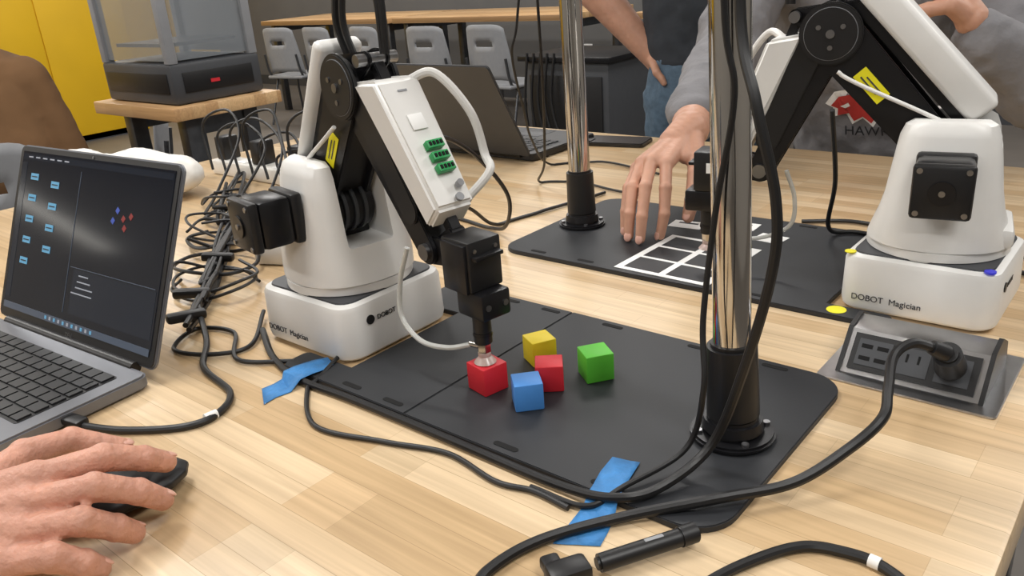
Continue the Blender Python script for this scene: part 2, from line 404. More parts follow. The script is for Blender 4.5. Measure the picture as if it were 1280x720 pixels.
    for s in(-1,1):
        plate2('forearm_plate',el,.022,wr,.013,s*.0165,.005,m_blackm,a)
        plate2('forearm_side_cover',el+df*.02+nf*.012,.015,el+df*Lf*.78+nf*.008,.013,s*.0205,.003,m_black,a)
        cyl('wrist_pin',(wr.x,s*.017,wr.y),(wr.x,s*.023,wr.y),.008,m_screw,a,seg=24)
    plate2('forearm_core',el+df*.01,.014,wr,.009,0,.03,m_black,a)
    for s in(-1,1):
        plate2('triangle_link_a',el,.009,el+nf*.042,.008,s*.010,.004,m_blackm,a)
        plate2('triangle_link_b',el+nf*.042,.008,el+nb*.036,.008,s*.010,.004,m_blackm,a)
    cyl('triangle_pin',((el+nf*.042).x,-.022,(el+nf*.042).y),((el+nf*.042).x,.022,(el+nf*.042).y),.006,m_screw,a,seg=20)
    plate2('upper_rod',el+nf*.040,.005,wr+nf*.03+V((.0,.0)),.005,0,.012,m_blackm,a)
    L2=Lf*.88; c=el+df*(L2/2+.010)+nf*.040
    bm=bmesh.new(); bmesh.ops.create_cube(bm,size=1); bmesh.ops.scale(bm,vec=(L2,.050,.034),verts=bm.verts)
    for v in bm.verts:
        if v.co.x<0 and v.co.z>0: v.co.x+=.022
        if v.co.x>0 : v.co.y*=.88
        if v.co.x>0 and v.co.z>0: v.co.x-=.006; v.co.z-=.006
    bmesh.ops.bevel(bm,geom=bm.edges[:],offset=.004,segments=3,affect='EDGES')
    ang=math.atan2(df.y,df.x); mm=Matrix.Translation((c.x,0,c.y))@Euler((0,-ang,0)).to_matrix().to_4x4()
    from_bm('forearm_cover',bm,m_white,a,True,mm)
    def P(al,la,n):
        n=n-.003*max(0,min(1,(al+L2/2)/L2)) if n<.01 else n
        q=c+df*al+nf*(.017+n); return (q.x,la,q.y)
    if near<0:
        for k2,al in enumerate((.014,.026,.038)):
            box('green_connector',(.008,.018,.007),P(al,.004,.002),m_gconn,a,(0,-ang,0),bev=.0006)
            for j in range(4): box('connector_pin',(.0035,.0022,.0016),P(al,-.002+j*.004,.006),m_slot,a,(0,-ang,0))
        box('panel_hatch',(.016,.016,.0008),P(-.012,.0,.0006),m_paper,a,(0,-ang,0),bev=.0002)
        box('panel_print',(.002,.010,.0003),P(-.045,.0,.0008),m_chair,a,(0,-ang,0))
        cyl('button',P(.056,.010,0),P(.056,.010,.005),.0035,m_screw,a,seg=20)
        cyl('led',P(.068,.004,0),P(.068,.004,.003),.004,m_chair,a,seg=20)
    st=s0.lerp(el,.50 if near<0 else .62)-nb*(.004)
    box('warning_sticker',(.038,.0006,.016),(st.x,near*.0226,st.y),m_stick,a,(0,-math.atan2(du.y,du.x),0))
    for j in(-1,1): box('sticker_print',(.024,.0003,.0016),(st.x+j*.003,near*.0231,st.y),m_dgrey,a,(0,-math.atan2(du.y,du.x),0))
    tx,tz=tool
    for s in(-1,1): plate2('wrist_bracket',wr,.014,(tx-.01,wr.y+.004),.012,s*.0125,.004,m_blackm,a)
    plate2('wrist_link',wr,.008,wr+nf*.03,.006,0,.016,m_blackm,a)
    box('servo_body',(.040,.038,.048),(tx-.006,0,.137),m_black,a,bev=.0025)
    box('servo_flange',(.050,.032,.004),(tx-.004,0,.146),m_blackm,a,bev=.001)
    box('servo_side_plate',(.034,.004,.046),(tx-.006,-.020,.135),m_blackm,a,bev=.001)
    for j in(-1,1): cyl('servo_screw',(tx+.0135,j*.012,.152),(tx+.0150,j*.012,.152),.002,m_screw,a,seg=12)
    if near>0: box('servo_label',(.008,.0006,.012),(tx-.006,near*.0193,.142),m_paper,a)
    box('gear_case',(.038,.034,.026),(tx+.006,-.000,.100),m_blackm,a,bev=.003)
    for j in(-1,1): cyl('gear_case_screw',(tx+.0245,j*.010,.100),(tx+.026,j*.010,.100),.003,m_screw,a,seg=12)
    cyl('tool_shaft',(tx,0,.093),(tx,0,.055),.0088,m_black,a,bev=.001)
    cyl('tool_collar',(tx,0,.068),(tx,0,.0625),.0096,m_blackm,a,bev=.001)
    cyl('fitting',(tx,0,.055),(tx,0,.046),.0068,m_chrome,a,seg=6)
    cyl('side_nipple',(tx,0,.050),(tx-.016,-.004,.050),.003,m_chrome,a,seg=16)
    loft('suction_cup',[[(tx+r*math.cos(2*math.pi*i/32),r*math.sin(2*math.pi*i/32),z) for i in range(32)] for r,z in((.0042,.0465),(.0062,.0455),(.0064,.0425),(.0056,.0410),(.0082,.0385),(.0108,.0352))],m_cup,a)
    tube('vacuum_hose',[(tx-.014,-.0035,.050),(tx-.035,-.018,.045),(tx-.065,-.028,.047),(tx-.094,-.028,.065),(tx-.098,-.022,.100),(tx-.088,-.016,.135)],.0026,m_tube,a)
    ws=-near
    h0=el+nf*.045+df*.03; h1=el+df*Lf*.84+nf*.03
    tube('service_hose',[(h0.x,ws*.018,h0.y),(h0.x+.022,ws*.036,h0.y+.006),(h0.x+.050,ws*.052,h0.y-.03),(h0.x+.062,ws*.056,h0.y-.07),(h1.x+.018,ws*.045,h1.y+.025),(h1.x+.008,ws*.02,h1.y)],.0042,m_white,a)
    for j,(dx,rr2) in enumerate(((0,.0042),(.012,.0034))):
        tube('harness',[(el.x-.012+dx,0,el.y+.02),(el.x-.022+dx,-.004,el.y+.06),(el.x-.010+dx,0,el.y+.105),(el.x+.02+dx,.004,el.y+.115),(el.x+.042+dx*.5,.004,el.y+.085),(el.x+.045+dx*.3,.003,el.y+.03)],rr2,m_rubber,a)
    tube('strap',[(sh[0]-.03,near*.03,sh[1]-.005),(sh[0]-.02,near*.032,sh[1]+.03),(el.x-.03,near*.03,el.y-.05),(el.x-.01,near*.03,el.y-.038)],.0022,m_white,a)
    return e
r1=robot('robot_arm',(-.716,.545,0),math.radians(-9.4),(.078,.285),(.188,.140),(.239,.13),.016,-1)
r2=robot('robot_arm.001',(-.197,.943,0),math.radians(191.5),(.122,.293),(.190,.142),(.254,.13),.032,1)
cyl('power_button',(.066,-.066,.0655),(.066,-.066,.0672),.0055,m_led,r2,seg=24)
cyl('round_sticker',(-.070,-.066,.0653),(-.070,-.066,.0662),.006,m_stick,r2,seg=24)
o=cyl('round_sticker',(-.268,.8485,.006),(-.268,.8485,.0064),.0105,m_stick,None,seg=32); o.parent=b2
# ------------------------------------------------------------ laptops
def laptop(name,loc,yaw,tilt,Wd,H,Dp,body,lidm,ui):
    e=E(name,loc,yaw); cx=-Wd/2
    prism('base',rrect(-Wd,0,-Dp,0,.012),.014,body,e,TM((0,0,.002)),bev=.002)
    prism('keyboard_well',rrect(-Wd+.022,-.022,-Dp*.56,-.022,.004),.0006,m_key if body is not m_silver else m_black,e,TM((0,0,.0158)))
    bm=bmesh.new(); rows=6; kw=(Wd-.05)/14
    for r in range(rows):
        y=-.031-r*(Dp*.54-.02)/rows; c=0; x=-Wd+.026
        while x<-.028:
            wdt=kw*(1.0+((.5 if c==0 else 0) if r in(1,2,3) else 0)+(4.2 if (r==5 and c==4) else 0))
            wdt=min(wdt,-.024-x)
            if wdt>kw*.4:
                mt=TM((x+wdt/2,y,.0173))@Matrix.Diagonal((wdt-.003,(Dp*.54-.02)/rows-.003,.0018,1)); bmesh.ops.create_cube(bm,size=1,matrix=mt)
            x+=wdt; c+=1
    from_bm('keys',bm,m_key,e,False)
    box('touchpad',(.11,Dp*.3,.0005),(cx-.01,-Dp*.79,.0163),m_dgrey if body is not m_silver else m_alu,e,bev=.0002)
    cyl('hinge',(-Wd+.03,.002,.014),(-.03,.002,.014),.0065,m_black,e)
    l=E('lid',(0,.004,.016),0,e); l.rotation_euler=(-tilt,0,0)
    mxl=Matrix(((1,0,0,0),(0,0,1,0),(0,1,0,0),(0,0,0,1)))
    prism('lid_shell',rrect(-Wd,0,0,H,.01),.005,lidm,l,mxl@TM((0,0,.001)),bev=.0015)
    prism('bezel',rrect(-Wd+.002,-.002,.002,H-.002,.008),.0012,m_black,l,mxl@TM((0,0,-.0003)))
    box('screen',(Wd-.018,.0006,H-.028),(cx,-.0006,H/2+.006),ui,l)
    for s in range(4): cyl('rubber_foot',(-.03-(s%2)*(Wd-.06),-.02-(s//2)*(Dp-.04),0),(-.03-(s%2)*(Wd-.06),-.02-(s//2)*(Dp-.04),.003),.006,m_black,e,seg=12)
    return e,l
m_scr=M('screen_glow',(16,18,24),.10,var=.3,vs=6,emis=.22,ecol=(36,42,54))
l1,lid=laptop('open_laptop',(-.79,.327,0),.08,.407,.34,.218,.225,m_silver,m_silver,m_scr)
m_ui=M('screen_block_blue',(90,150,185),.3,emis=.3,var=.02)
m_ui2=M('screen_line',(70,80,95),.3,emis=.2,var=.02)
m_ui3=M('screen_text',(150,155,165),.3,emis=.2,var=.02)
m_ui4=M('screen_panel',(24,28,36),.12,emis=.2,ecol=(46,54,68),var=.02)
m_uir=M('screen_red',(130,50,50),.3,emis=.2); m_uib=M('screen_blue_dot',(60,80,160),.3,emis=.25)
box('ui_title_bar',(.318,.0003,.007),(-.17,-.0010,.2035),m_ui4,lid); box('ui_side_panel',(.012,.0003,.17),(-.323,-.0010,.112),m_ui4,lid)
box('ui_lower_panel',(.165,.0003,.052),(-.095,-.0010,.056),m_ui4,lid)
for i in range(5):
    for x in(-.295,-.245):
        if x<-.27 or i<4:
            box('ui_block',(.018,.0004,.008),(x,-.0012,.180-i*.026-(.006 if x>-.27 else 0)),m_ui,lid); box('ui_block_label',(.013,.0003,.0014),(x,-.0016,.180-i*.026-(.006 if x>-.27 else 0)),m_key,lid)
box('ui_divider',(.0008,.0004,.165),(-.19,-.0011,.112),m_ui2,lid); box('ui_divider2',(.17,.0004,.0008),(-.10,-.0011,.084),m_ui2,lid)
box('taskbar',(.318,.0004,.008),(-.17,-.0011,.017),m_ui2,lid)
for i in range(11): box('task_icon',(.004,.0003,.004),(-.225+i*.010,-.0014,.017),m_ui3 if i%2 else m_ui,lid)
for i,(x,z,mm_) in enumerate(((-.105,.158,m_uib),(-.092,.150,m_uir),(-.078,.154,m_uir),(-.112,.146,m_uib),(-.088,.140,m_uir))): box('ui_marker',(.006,.0003,.006),(x,-.0012,z),mm_,lid,(0,.6,0))
for i in range(4): box('ui_text',(.02+.008*(i*5%4),.0003,.0014),(-.155+.002*(i%3),-.0014,.076-i*.007),m_ui3,lid)
for i in range(6): box('ui_menu',(.010,.0003,.0016),(-.31+.017*i,-.0013,.2035),m_ui3,lid)
cyl('webcam',(-.17,-.0005,.2125),(-.17,-.0012,.2125),.0016,m_screw,lid,seg=16)
text('brand_mark','DELL',.007,(-.178,-.0005,.003),(math.pi/2,0,0),m_screw,lid,.0002)
laptop('open_laptop.001',(-1.375,1.294,0),math.pi,.52,.335,.225,.23,m_black,m_dgrey,m_scr)
# ------------------------------------------------------------ table power socket
pw=E('table_power_socket',(-.160,.767,0))
prism('frame',rrect(-.076,.076,-.066,.066,.004),.0022,m_alu,pw,bev=.0006)
mx=Matrix(((0,0,1,-.060),(1,0,0,0),(0,1,0,0),(0,0,0,1)))
prism('tilt_body',[(-.048,.0022),(-.018,.036),(.010,.040),(.035,.028),(.045,.0022)],.120,m_alu,pw,mx,bev=.001)
nrm=math.atan2(.0338,.03)
prism('end_cap',[(-.050,.0022),(-.018,.038),(.010,.042),(.036,.029),(.047,.0022)],.004,m_black,pw,Matrix(((0,0,1,.059),(1,0,0,0),(0,1,0,0),(0,0,0,1))))
prism('end_cap2',[(-.050,.0022),(-.018,.038),(.010,.042),(.036,.029),(.047,.0022)],.004,m_black,pw,Matrix(((0,0,1,-.063),(1,0,0,0),(0,1,0,0),(0,0,0,1))))
fc=TM((0,-.034,.0200),(nrm,0,0))
def onface(n,sx,sy,x,y,m,h=.002): 
    bm=bmesh.new(); bmesh.ops.create_cube(bm,size=1); bmesh.ops.scale(bm,vec=(sx,sy,h),verts=bm.verts); bmesh.ops.translate(bm,vec=(x,y,0),verts=bm.verts); from_bm(n,bm,m,pw,False,fc)
onface('face_panel',.108,.036,0,0,m_black)
onface('usb_plate',.030,.026,-.034,0,m_dgrey,.003)
for i in range(2):
    for j in range(2): onface('usb_port',.010,.004,-.041+i*.014,-.006+j*.012,m_slot,.0036)
onface('outlet_plate',.028,.026,.0,0,m_dgrey,.003); onface('outlet_plate2',.028,.026,.034,0,m_dgrey,.003)
for x in(-.005,.005): onface('outlet_slot',.002,.008,x,.003,m_slot,.0036)
pc=E('power_cable')
cyl('plug_body',(-.128,.729,.026),(-.128,.706,.050),.0135,m_rubber,pc,bev=.003,r1=.0115)
cyl('plug_neck',(-.128,.708,.048),(-.140,.697,.057),.008,m_rubber,pc,bev=.002,r1=.006)
tube('cable',[(-.136,.700,.055),(-.152,.690,.060),(-.160,.665,.056),(-.148,.610,.052),(-.142,.578,.046),(-.156,.548,.030),(-.180,.505,.016),(-.217,.462,.0135),(-.268,.413,.006),(-.302,.362,.005),(-.313,.321,.005),(-.307,.290,.005),(-.27,.20,.005),(-.20,.05,.005)],.0042,m_rubber,pc,zmin=.0045)
# ------------------------------------------------------------ cables
hc=E('hanging_cable')
tube('cable',[(-.24,.54,.95),(-.245,.52,.55),(-.2405,.52,.353),(-.218,.5,.291),(-.202,.5,.230),(-.202,.5,.180),(-.219,.5,.102),(-.2426,.5,.030),(-.259,.455,.012),(-.280,.425,.0105),(-.33,.419,.005),(-.45,.4205,.004),(-.58,.4205,.004),(-.66,.418,.0045),(-.73,.435,.004),(-.80,.47,.006)],.0038,m_rubber,hc,zmin=.0042)
hc=E('hanging_cable.001')
tube('cable',[(-.26,.54,.95),(-.262,.53,.55),(-.2563,.53,.352),(-.247,.53,.290),(-.2585,.53,.209),(-.262,.52,.124),(-.252,.503,.0735),(-.262,.495,.022),(-.285,.44,.0095),(-.30,.41,.004),(-.35,.407,.003)],.0024,m_rubber,hc,zmin=.0028)
hc=E('hanging_cable.002')
tube('cable',[(-.79,1.0,.9),(-.78,1.0,.5),(-.778,1.0,.332),(-.80,1.03,.2),(-.86,1.10,.06),(-.92,1.16,.004),(-.86,1.19,.004),(-.768,1.17,.004),(-.70,1.16,.004)],.0022,m_rubber,hc,zmin=.0024)
hc=E('hanging_cable.003')
tube('cable',[(-.86,1.1,.9),(-.87,1.1,.5),(-.90,1.1,.3),(-.917,1.1,.238),(-.94,1.15,.14),(-.965,1.2,.07),(-.985,1.28,.004),(-.90,1.34,.004),(-.75,1.30,.004)],.0022,m_rubber,hc,zmin=.0024)
def cable(name,pts,r,z=None): 
    e=E(name); tube('cable',pts,r,m_rubber,e,zmin=r+.0002 if z is None else z); return e
cable('data_cable',[(-.66,.47,.0085),(-.645,.43,.004),(-.637,.410,.003),(-.573,.370,.003),(-.499,.387,.003),(-.438,.405,.003),(-.378,.397,.003),(-.345,.404,.003),(-.31,.402,.003)],.0024)
uc=cable('usb_cable',[(-.785,.238,.0075),(-.77,.240,.006),(-.723,.262,.004),(-.678,.298,.004),(-.672,.330,.004),(-.700,.362,.004),(-.775,.378,.004),(-.83,.415,.006),(-.90,.45,.02),(-.98,.5,.01)],.0036)
cyl('cable_marker',(-.6735,.318,.0042),(-.6722,.330,.0042),.0046,m_paper,uc)
box('usb_plug',(.030,.014,.007),(-.776,.240,.0085),m_black,uc,(0,0,.2),bev=.002)
cable('usb_cable.001',[(-.70,.442,.004),(-.76,.41,.004),(-.83,.45,.004),(-.88,.43,.004),(-.85,.385,.004),(-.80,.40,.004),(-.78,.44,.004),(-.84,.50,.01)],.0026)
ux=E('usb_extension_plug',(.014,-.020,0))
cyl('plug_barrel',(-.229,.442,.0105),(-.268,.377,.0095),.0064,m_black,ux,bev=.002)
cyl('plug_collar',(-.229,.442,.0108),(-.236,.430,.0106),.0072,m_rubber,ux,bev=.001)
box('plug_head',(.030,.019,.013),(-.279,.360,.0095),m_black,ux,(0,0,1.03),bev=.004)
box('plug_wing',(.014,.036,.010),(-.284,.355,.008),m_black,ux,(0,0,1.03),bev=.003)
tube('tail',[(-.286,.345,.008),(-.292,.31,.006),(-.28,.25,.005),(-.23,.15,.005),(-.17,.03,.005)],.0038,m_rubber,ux)
box('plug_label',(.014,.003,.0004),(-.246,.414,.0164),m_chair,ux,(0,0,1.03))
cx2=cable('power_cable.001',[(-.20,.33,.004),(-.190,.385,.004),(-.174,.425,.004),(-.153,.456,.004),(-.128,.466,.004),(-.105,.466,.004),(-.08,.45,.004),(-.06,.41,.004)],.0038)
cyl('cable_marker',(-.113,.467,.0044),(-.106,.4665,.0044),.0044,m_paper,cx2)
cable('robot_cable',[(-.62,.585,.215),(-.655,.66,.205),(-.689,.75,.157),(-.69,.80,.097),(-.75,.86,.03),(-.82,.90,.005),(-.95,.92,.004),(-1.1,.88,.004)],.0028)
cable('robot_cable.001',[(-.80,.62,.07),(-.80,.72,.10),(-.80,.83,.06),(-.82,.92,.004),(-.80,1.02,.004),(-.78,1.10,.004),(-.77,1.15,.004)],.0028)
cable('robot_cable.002',[(-.33,.97,.20),(-.34,1.03,.10),(-.36,1.08,.02),(-.33,1.11,.0095),(-.25,1.10,.0095),(-.20,1.09,.004),(-.12,1.06,.004)],.0030)
cable('robot_cable.003',[(-.42,1.14,.004),(-.36,1.17,.004),(-.30,1.16,.004),(-.24,1.13,.004),(-.12,1.12,.004)],.0030)
tb=E('cable_tangle'); bm=bmesh.new()
path=[(-.88,.43),(-.95,.49),(-1.04,.56),(-1.17,.66),(-1.32,.77),(-1.48,.86)]
rnd=random.Random(23)
def along(f,off,z):
    f=max(0,min(4.999,f)); k=int(f); p=V(path[k]).lerp(V(path[k+1]),f-k); return (p.x-off*.75,p.y+off*.75,z)
for c in range(17):       # long lazy runs lying on the bench
    f=rnd.random()*1.2; pts=[]; ph0=rnd.random()*6
    n=rnd.randint(5,7); st=rnd.uniform(.55,.95)
    for i in range(n):
        pts.append(along(f,(.035+.018*f)*math.sin(ph0+i*1.7)+rnd.uniform(-.02,.02),rnd.choice((.006,.012,.022)))); f+=st
    tube_bm(bm,pts,rnd.choice((.0022,.0026,.0034)),12,8,.004)
for c in range(9):        # loose coils
    f=rnd.uniform(.3,4.6); o0=rnd.uniform(-.04,.05); ra=rnd.uniform(.035,.07); pts=[]; a0=rnd.random()*6
    cx_,cy_,_=along(f,o0,0)
    for i in range(9):
        a=a0+i*.9; pts.append((cx_+ra*math.cos(a)*1.1,cy_+ra*math.sin(a)*.8,.006+.004*i*rnd.random()))
    tube_bm(bm,pts,rnd.choice((.0022,.0028)),8,8,.004)
from_bm('cables',bm,m_rubber,tb,True)
bm=bmesh.new()
for c in range(7):
    x=-1.60+c*.05; h=rnd.uniform(.06,.16)
    tube_bm(bm,[(x,.90,.02),(x-.02,.91,h*.8),(x+.05,.93,h),(x+.14+rnd.uniform(-.03,.03),.90,h*.7),(x+.18+.03*c,.80,.02),(x+.26+.03*c,.72,.006)],.0028,8,8,.005)
from_bm('cable_arcs',bm,m_rubber,tb,True)
for i,(x,y,a) in enumerate(((-.95,.47,.9),(-1.05,.57,.7),(-.885,.425,1.3),(-1.20,.70,.2))):
    box('inline_plug',(.046,.015,.012),(x,y,.022),m_black,tb,(0,.1,a),bev=.004)
ps=E('power_strip',(-1.48,.95,0))
box('body',(.34,.05,.032),(0,0,.016),m_bag,ps,bev=.006)
for i in range(5):
    box('socket',(.035,.035,.002),(-.13+i*.065,0,.0325),m_paper,ps)
    if i%2==0: box('adapter',(.032,.04,.05),(-.13+i*.065,0,.058),m_black,ps,bev=.004)
pa=E('power_adapter',(-.985,.67,0),.4); box('body',(.12,.08,.035),(0,0,.0175),m_white,pa,bev=.008); box('label',(.06,.03,.0006),(0,0,.0353),m_chair,pa)
pa=E('power_adapter.001',(-1.20,.88,0),.2); box('body',(.13,.06,.04),(0,0,.02),m_white,pa,bev=.008); box('label',(.06,.03,.0006),(0,0,.0403),m_chair,pa)
blob('white_plastic_bag',[('E',(-1.63,.74,.047),(.12,.08,.045),(0,0,.3)),('E',(-1.69,.66,.054),(.08,.07,.05),(0,0,.8)),('E',(-1.56,.78,.042),(.09,.06,.04),(0,0,0))],.008,m_bag,None,3,.02,.05)
ph=E('smartphone',(-.98,1.51,0),.2); prism('body',rrect(-.075,.075,-.037,.037,.008),.009,m_black,ph,bev=.002); prism('camera_bump',rrect(-.07,-.045,-.03,.0,.005),.0015,m_blackm,ph,TM((0,0,.009)))
def tape(name,pts):
    bm=bmesh.new(); L=[]
    for (x0,y0,z0),(x1,y1,z1) in pts:
        row=[bm.verts.new(V((x0,y0,z0)).lerp(V((x1,y1,z1)),t/6)+V((0,0,random.uniform(0,.0007)))) for t in range(7)]
        if L:
            for i in range(6): bm.faces.new((L[i],L[i+1],row[i+1],row[i]))
        L=row
    o=from_bm(name,bm,m_tape,None,True); s=o.modifiers.new('s','SOLIDIFY'); s.thickness=.0003; s.offset=1; bake(o); return o
tape('blue_painters_tape',[((-.653,.369,.0004),(-.684,.388,.0004)),((-.655,.385,.0004),(-.682,.401,.0004)),((-.651,.400,.0004),(-.683,.412,.0004)),((-.652,.414,.0085),(-.682,.415,.0085)),((-.651,.428,.0085),(-.682,.428,.0085)),((-.650,.444,.0066),(-.680,.450,.0066)),((-.652,.456,.0066),(-.672,.464,.0066))])
tape('blue_painters_tape.001',[((-.297,.365,.0004),(-.268,.382,.0004)),((-.300,.388,.0004),(-.272,.398,.0004)),((-.303,.411,.0008),(-.276,.413,.0008)),((-.306,.423,.0066),(-.280,.423,.0066)),((-.307,.430,.0068),(-.283,.430,.0068)),((-.313,.450,.0066),(-.288,.452,.0066)),((-.316,.472,.0066),(-.293,.477,.0066))])
# ------------------------------------------------------------ hands
def finger(parts,joints,r0,r1):
    n=len(joints)-1
    for i in range(n):
        ra=r0+(r1-r0)*i/n; rb=r0+(r1-r0)*(i+1)/n
        parts.append(('C',joints[i],ra*(1.06 if i else 1),joints[i+1],rb))
        if i: parts.append(('E',joints[i],(ra*1.12,)*3,(0,0,0)))
def hand(name,wrist,elbow,fing,thumb,vox,mat,parent,rw=.026,re=.042,nails=True,fr=(.0095,.0072),pr=.017):
    parts=[]; W=V(wrist)
    for j in fing:
        parts.append(('C',tuple(W.lerp(V(j[0]),.18)),pr,j[0],fr[0]*1.22))
        finger(parts,j,*fr)
    for a,b in zip(fing,fing[1:]):
        m0=V(a[0]).lerp(V(b[0]),.5); parts.append(('C',tuple(W.lerp(m0,.2)),pr,tuple(W.lerp(m0,.95)),fr[0]*1.12))
    t0=thumb[0]; parts.append(('C',tuple(W.lerp(V(t0),.3)),.019,t0,.0145)); finger(parts,thumb,.0130,.0092)
    parts.append(('C',tuple(W.lerp(V(fing[0][0]),.35)),.014,tuple(V(t0).lerp(V(fing[0][0]),.35)),.011))
    if elbow: parts.append(('C',wrist,rw,elbow,re))
    parts.append(('C',wrist,rw,tuple(W.lerp((V(fing[1][0])+V(fing[2][0]))/2,.4)),.022))
    blob(name,parts,vox,mat,parent,4)
    if nails:
        for j in fing+[thumb]:
            a=V(j[-2]); b=V(j[-1]); d=(b-a).normalized(); side=d.cross(V((0,0,1))).normalized(); up=side.cross(d).normalized()
            if up.z<0: up=-up
            rr=fr[1] if j is not thumb else .0090
            mx=Matrix((d,side,up)).transposed().to_4x4(); mx.translation=b+up*rr*.78+d*.001
            bm=bmesh.new(); bmesh.ops.create_uvsphere(bm,u_segments=16,v_segments=10,radius=1,matrix=mx@Matrix.Diagonal((.0068,.0055,.0018,1)))
            from_bm('fingernail',bm,m_nail,parent,True)
hd=E('hand_on_mouse')
hand('hand',(-.640,.060,.047),(-.70,-.13,.06),
 [[(-.602,.152,.062),(-.585,.193,.063),(-.583,.220,.048),(-.586,.237,.034)],
  [(-.590,.140,.053),(-.562,.174,.057),(-.556,.200,.040),(-.555,.215,.024)],
  [(-.578,.127,.042),(-.550,.156,.044),(-.549,.176,.026),(-.553,.188,.012)],
  [(-.570,.112,.030),(-.544,.131,.033),(-.538,.146,.020),(-.538,.154,.010)]],
 [(-.668,.125,.042),(-.686,.170,.042),(-.690,.208,.034),(-.674,.240,.014)],.0015,m_skin,hd,fr=(.0110,.0088),pr=.023,rw=.030)
blob('sleeve',[('C',(-.685,-.08,.058),.046,(-.74,-.26,.07),.055)],.006,m_tee,hd,2)
mo=E('computer_mouse',(-.612,.208,0),math.radians(78))
blob('shell',[('E',(0,0,.014),(.055,.031,.013),(0,0,0)),('E',(-.01,0,.016),(.045,.028,.018),(0,0,0))],.0015,m_black,mo,3)
cyl('scroll_wheel',(.028,-.003,.024),(.028,.003,.024),.005,m_dgrey,mo,seg=24)
# ------------------------------------------------------------ people
def head(parent,c,yaw,mat,hair):
    e=E('head',c,yaw,parent)
    blob('face',[('E',(0,0,.02),(.098,.076,.10),(0,0,0)),('E',(.025,0,-.045),(.068,.058,.072),(0,0,0)),('C',(.05,0,-.09),.024,(.03,0,-.09),.03),
      ('C',(.095,0,.01),.009,(.112,0,-.028),.013),('E',(0,.076,-.005),(.018,.010,.032),(0,0,0)),('E',(0,-.076,-.005),(.018,.010,.032),(0,0,0)),
      ('C',(-.02,0,-.06),.055,(-.03,0,-.17),.058),('C',(.088,-.03,.03),.010,(.088,.03,.03),.010)],.005,mat,e,3)
    for s in(-1,1):
        sphere('eye',(.083,s*.031,.008),.0125,m_eye,e); sphere('iris',(.0925,s*.031,.008),.0055,m_iris,e)
        sphere('brow',(.094,s*.032,.033),.016,m_hair,e,(.3,1,.25))
    sphere('mouth',(.090,0,-.055),.022,m_lip,e,(.35,1,.28))
    blob('hair',[('E',(-.018,0,.045),(.098,.083,.088),(0,0,0)),('E',(-.045,0,.0),(.068,.078,.08),(0,0,0)),('C',(.06,-.04,.085),.026,(.06,.04,.085),.026)],.006,hair,e,2,.012,.02)
def legs(parent,hipc,yaw,mat,z0=F,seated=False):
    c,s=math.cos(yaw),math.sin(yaw)
    def L(f,l,z): return (hipc[0]+f*c-l*s,hipc[1]+f*s+l*c,z)
    P=[]
    if not seated:
        for k in(-1,1): P+=[('C',L(0,k*.09,hipc[2]-.03),.098,L(.02,k*.10,z0+.50),.068),('C',L(.02,k*.10,z0+.50),.066,L(-.01,k*.11,z0+.09),.048)]
        P.append(('L',[(L(0,0,hipc[2]-.10),.11,.17,yaw),(L(0,0,hipc[2]),.125,.18,yaw),(L(0,0,hipc[2]+.10),.115,.165,yaw)]))
        blob('trousers',P,.011,mat,parent,3,.02,.06)
        for k in(-1,1): blob('shoe',[('C',L(-.04,k*.11,z0+.05),.045,L(.13,k*.12,z0+.045),.038)],.008,m_shoe,parent,2)
    else:
        for k in(-1,1): P+=[('C',L(0,k*.09,hipc[2]),.10,L(.42,k*.12,hipc[2]+.02),.07),('C',L(.42,k*.12,hipc[2]+.02),.067,L(.40,k*.12,z0+.09),.048)]
        P.append(('L',[(L(0,0,hipc[2]-.09),.11,.17,yaw),(L(0,0,hipc[2]),.13,.18,yaw),(L(0,0,hipc[2]+.12),.12,.17,yaw)]))
        blob('trousers',P,.011,mat,parent,3,.02,.06)
        for k in(-1,1): blob('shoe',[('C',L(.37,k*.12,z0+.05),.045,L(.53,k*.13,z0+.045),.038)],.008,m_shoe,parent,2)
p1=E('person_in_grey_sweatshirt'); hy=-math.pi/2+.15
legs(p1,(-.52,1.88,-.02),hy,m_jean)
sw=blob('sweatshirt',[('L',[((-.52,1.88,-.08),.12,.185,hy),((-.52,1.86,.0),.135,.20,hy),((-.53,1.83,.12),.14,.205,hy),((-.54,1.79,.28),.14,.215,hy),((-.55,1.76,.40),.125,.215,hy),((-.555,1.74,.46),.09,.15,hy),((-.555,1.72,.50),.06,.07,hy)]),
  ('C',(-.74,1.74,.40),.078,(-.70,1.46,.20),.064),('C',(-.70,1.46,.20),.062,(-.612,1.165,.142),.042),
  ('C',(-.37,1.76,.39),.080,(-.20,1.62,.12),.070),('C',(-.20,1.62,.12),.068,(-.29,1.53,.22),.048),
  ('C',(-.50,1.82,.46),.06,(-.62,1.82,.46),.06)],.008,m_hood,p1,3,.026,.06)
hand('hand_on_board',(-.588,1.112,.132),(-.61,1.165,.142),
 [[(-.572,1.012,.104),(-.556,.982,.078),(-.550,.968,.045),(-.553,.962,.015)],
  [(-.592,1.006,.107),(-.578,.965,.082),(-.572,.945,.045),(-.571,.938,.014)],
  [(-.611,1.010,.101),(-.600,.968,.078),(-.594,.948,.045),(-.592,.941,.014)],
  [(-.626,1.022,.089),(-.618,.985,.070),(-.613,.968,.040),(-.611,.962,.014)]],
 [(-.558,1.072,.108),(-.540,1.040,.085),(-.532,1.015,.055),(-.531,1.002,.034)],.002,m_skin2,p1,rw=.029,re=.032)
dx,dz=.07,-.065
def sv(p): return (p[0]+dx,p[1],p[2]+dz)
